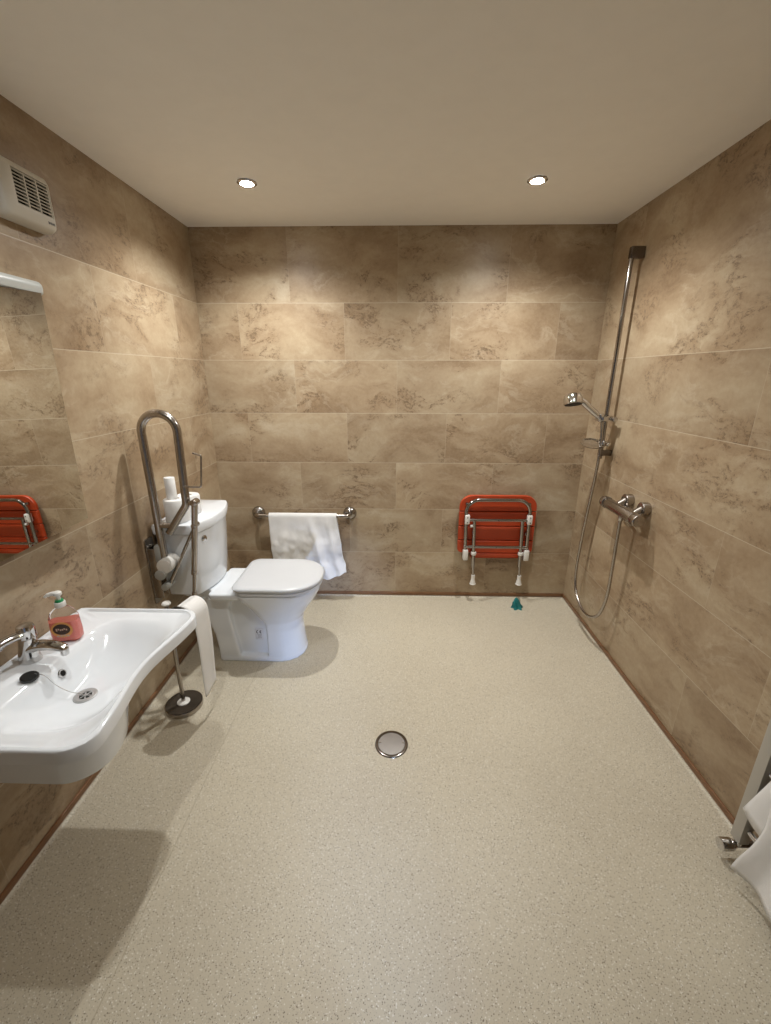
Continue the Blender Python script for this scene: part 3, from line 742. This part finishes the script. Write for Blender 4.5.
# ------------------------------------------------------------------ shower
RX, RY = W-.060, 2.478
t = thing('shower_riser_rail', 'tall chrome riser rail with sliding holder on right wall', 'shower rail', (W, RY, 1.13))
MB().cyl((RX, RY, 1.115), (RX, RY, 2.195), .0115, bev=.002, n=20).build('rail', 'framechrome', t)
for z in (2.172, 1.150):
    MB().box((W-.036, RY, z), (.072, .030, .055 if z > 2 else .034), .005).build('wall_bracket', 'darkchrome', t)
m = MB().loft([atz(rrect(RX-.062-i, RX+.030+i, RY-.052-i, RY+.022+i, .03, .03, 6), z) for z, i in ((1.332, -.006), (1.336, -.001), (1.342, 0), (1.352, 0), (1.358, -.001), (1.362, -.008))])
m.cyl((RX+.016, RY-.045, 1.347), (RX+.016, RY-.078, 1.347), .014, bev=.003); m.cyl((RX-.038, RY-.030, 1.334), (RX-.050, RY-.028, 1.372), .018, .019, .003)
m.build('slider', 'chrome', t)
t = thing('hand_shower', 'round chrome handset held at an angle in the slider', 'shower head', (2.21, RY-.02, 1.42))
hc = Vector((2.212, RY-.032, 1.424)); hx = Vector((-.06, .30, 1)).normalized()
MB().lathe([(.047, 0), (.051, .003), (.051, .032), (.047, .050), (.035, .060), (.0001, .062)], hc, hx, 36).build('head', 'chrome', t)
MB().lathe([(.0001, -.0015), (.046, -.0015), (.0465, .001)], hc, hx, 32).build('spray_face', 'dark', t)
hp = catmull([(2.235, RY-.015, 1.462), (2.27, RY-.02, 1.436), (2.32, RY-.022, 1.395), (2.366, RY-.025, 1.358)], 5)
MB().tube(hp, [.0155+.003*math.sin(i/(len(hp)-1)*PI) for i in range(len(hp))], 16).build('handle', 'chrome', t)
t = thing('soap_dish', 'small round chrome soap dish clamped to riser rail below the handset', 'soap dish', (RX-.07, RY-.03, 1.20))
dc = Vector((RX-.062, RY-.012, 1.196))
MB().lathe([(.0001, 0), (.050, .001), (.062, .006), (.066, .013), (.064, .013), (.059, .008), (.048, .004), (.0001, .003)], dc, (-.05, -.30, 1), 36).build('dish', 'chrome', t)
m = MB().lathe([(.018, 0), (.021, .003), (.021, .028), (.018, .031)], (RX, RY, 1.188), (0, 0, 1), 24); m.cyl((RX+.008, RY-.018, 1.204), (RX+.022, RY-.045, 1.206), .010, bev=.002); m.build('clamp', 'chrome', t)
vz, vx = .910, W-.082
t = thing('shower_mixer', 'chrome bar shower mixer with two wall flanges on right wall', 'shower mixer', (W, 2.12, .91))
for y in (2.185, 2.030):
    MB().lathe([(.033, 0), (.034, .003), (.034, .034), (.030, .038), (.0001, .038)], (W, y, .948), (-1, 0, 0), 30).build('flange', 'steel', t)
    MB().cyl((W-.030, y, .945), (vx+.006, y-.004, vz+.006), .018, n=18).build('union', 'steel', t)
MB().box((vx+.026, 2.108, vz+.006), (.052, .215, .034), .008).cyl((vx, 2.262, vz), (vx, 1.990, vz), .0295, bev=.004, n=28).build('body', 'steel', t)
for y0, y1 in ((2.264, 2.300), (1.988, 1.945)):
    m = MB().cyl((vx, y0, vz), (vx, y1, vz), .033, .031, .004, 28)
    m.build('knob', 'steel', t)
for y in (2.055, 1.967):
    R = Matrix.Rotation(math.radians(8), 3, 'Y')
    mb = MB().loft([[Vector((vx+dx, y+s*.5*dy, vz+dz)) for dx, dz in ((-.030, -.005), (.006, -.005), (.030, -.060), (.020, -.064))] for s, dy in ((-1, .016), (1, .016))])
    mb.build('lever_fin', 'chrome', t)
MB().cyl((vx, 2.108, vz-.018), (vx, 2.108, vz-.050), .014, .012, .002).build('outlet', 'chrome', t)
t0 = MB().tube(catmull([(2.384, 2.448, 1.330), (2.394, 2.452, 1.28), (2.400, 2.454, 1.20), (2.401, 2.452, 1.12), (2.406, 2.470, 1.0), (2.409, 2.494, .858), (2.41, 2.525, .60), (2.41, 2.536, .40), (2.41, 2.515, .27), (2.41, 2.445, .20), (2.41, 2.345, .172), (2.41, 2.245, .200), (2.41, 2.17, .27), (2.41, 2.126, .40), (2.408, 2.12, .57), (2.402, 2.115, .75), (vx, 2.108, .868)], 10), .0085, 14)
o = t0.build('shower_hose', 'steel', None, (2.41, 2.345, .172)); tag(o, 'flexible chrome shower hose hanging in a loop on the right wall', 'hose')

# ------------------------------------------------------------------ towel radiator on the right wall
rx = W-.080
t = thing('towel_radiator', 'ladder towel radiator with silver upright and chrome rungs on right wall', 'radiator', (W, .80, .10))
for y in (1.045, .50):
    m = MB(); pr = [(rx-.020, y-.018), (rx-.022, y), (rx-.020, y+.018), (rx-.012, y+.021), (rx+.013, y+.019), (rx+.015, y), (rx+.013, y-.019), (rx-.012, y-.021)]
    m.loft([[Vector((a, b, z)) for a, b in pr] for z in (.092, 1.16)]); m.build('upright', 'silverpaint', t)
    for z in (.25, 1.05): MB().cyl((W, y-.03, z), (rx, y-.03, z), .009, n=14).build('wall_mount', 'steel', t)
zs = [.150+.0435*k for k in range(5)]+[.400+.0435*k for k in range(6)]+[.70+.0435*k for k in range(5)]+[.95+.0435*k for k in range(4)]
for z in zs: MB().cyl((rx+.0, 1.035, z), (rx+.0, .51, z), .0105, n=14).build('rung', 'chrome', t)
m = MB().cyl((2.342, 1.050, .058), (2.378, 1.050, .058), .0205, .0205, .003, 28); m.cyl((2.376, 1.050, .058), (2.396, 1.050, .058), .0205, .012, .002, 28)
v = m.build('valve', 'chrome', t)
MB().cyl((2.392, 1.050, .058), (W-.001, 1.050, .058), .0105, n=16).build('valve_stem', 'darkchrome', v)
MB().cyl((rx+.0, 1.050, .058), (rx+.0, 1.046, .112), .012, .013, n=16).build('valve_tail', 'chrome', v)
# towel hanging over the rungs
g = []
TX = W-.122
for i in range(49):
    s = i/48; row = []
    for j in range(41):
        q = j/40
        z_top = .70
        zl = .055+.03*q
        if s < .25:                                   # behind the rung
            h = s/.25; p = Vector((W-.052, .96-.36*q, .42+(z_top-.42)*h))
        elif s < .33:
            a = PI*(s-.25)/.08; p = Vector((rx+.002+(.028)*math.cos(a)-.006*(s-.25)/.08, .96-.36*q, z_top+.022*math.sin(a)))
        else:
            h = (s-.33)/.67
            y = .968-.36*q-(1-q)*(.030*math.exp(-((h-.62)/.22)**2)-.014*max(0, h-.8)*5)
            z = z_top+(zl-z_top)*h
            x = rx-.030-.030*h-.012*math.sin(q*14+h*2)*h-.010*noise.noise(Vector((q*4, h*3, 2)))
            x += .0
            p = Vector((x, y, z))
        row.append(p)
    g.append(row)
mb = MB().grid(g)
# turned-out fold at the left edge
g = []
for i in range(13):
    s = i/12; row = []
    for j in range(7):
        q = j/6
        top = Vector((rx-.040, .930, .60)); low = Vector((rx-.056, .930, .245))
        e = top.lerp(low, s)
        out = Vector((rx-.038-.012*s, .933+.089*s, .60-.34*s))
        p = e.lerp(out, q); p.x -= .006*math.sin(q*PI)*s; row.append(p)
    g.append(row)
mb.grid(g)
o = mb.build('bath_towel', 'towel', None, (TX, .80, .06), angle=180)
so = o.modifiers.new('thickness', 'SOLIDIFY'); so.thickness = .006; so.offset = 0
tag(o, 'white towel hanging over the ladder radiator at the right edge', 'towel')

# ------------------------------------------------------------------ floor drain and the scrap by the wall
dx, dy = 1.217, 1.486
t = thing('floor_drain', 'round metal floor drain with dark rim in the middle of the floor', 'drain', (dx, dy, 0))
MB().lathe([(.060, .0), (.0615, .0045), (.070, .005), (.073, .003), (.074, .0)], (dx, dy, 0), (0, 0, 1), 48).build('rim', 'darkchrome', t)
MB().lathe([(.0001, .0052), (.040, .005), (.059, .0038), (.0605, .0005)], (dx, dy, 0), (0, 0, 1), 48).build('cover', 'drain', t)
for s in (-1, 1): MB().box((dx+s*.052, dy+.002, .0052), (.011, .005, .0016), .0006).build('lifting_notch', 'chrome', t)
c0 = Vector((2.098, 2.672, 0)); m = MB(); n = 26; loops = []
for i in range(11):
    h = i/10; r = .030*(1-h)**.7+.003
    loops.append([c0+Vector((-.012*h, 0, .085*h))+Vector((math.cos(a), .75*math.sin(a), 0))*r*(1+.34*math.sin(a*5+h*3)+.30*noise.noise(Vector((math.cos(a)*2, math.sin(a)*2, h*3)))) for a in [2*PI*k/n for k in range(n)]])
m.loft(loops)
o = m.build('cloth_scrap', 'teal', None, tuple(c0), angle=25); tag(o, 'small crumpled teal cloth on floor under the shower seat', 'cloth')

# ------------------------------------------------------------------ camera
f_px, pitch, yaw, roll, cx, ch = 422.5016, .3140032, .0238100, .00080483, 1.2245546, 1.5806026
fw = Vector((-math.sin(yaw)*math.cos(pitch), math.cos(yaw)*math.cos(pitch), -math.sin(pitch)))
rt = Vector((math.cos(yaw), math.sin(yaw), 0)); up = rt.cross(fw)
r2 = rt*math.cos(roll)+up*math.sin(roll); u2 = up*math.cos(roll)-rt*math.sin(roll)
cam = bpy.data.cameras.new('camera'); cam.sensor_fit = 'HORIZONTAL'; cam.sensor_width = 36; cam.lens = f_px/771*36; cam.clip_start = .01
co = bpy.data.objects.new('camera', cam); COL.objects.link(co)
co.matrix_world = Matrix(((r2.x, u2.x, -fw.x, cx), (r2.y, u2.y, -fw.y, 0), (r2.z, u2.z, -fw.z, ch), (0, 0, 0, 1)))
SC.camera = co
SC.view_settings.view_transform = 'Standard'; SC.view_settings.look = 'None'; SC.view_settings.gamma = 1
SC.view_settings.use_curve_mapping = False; SC.view_settings.exposure = 0.0
SC.cycles.use_denoising = True; SC.cycles.max_bounces = 10; SC.cycles.diffuse_bounces = 6; SC.cycles.sample_clamp_indirect = 4
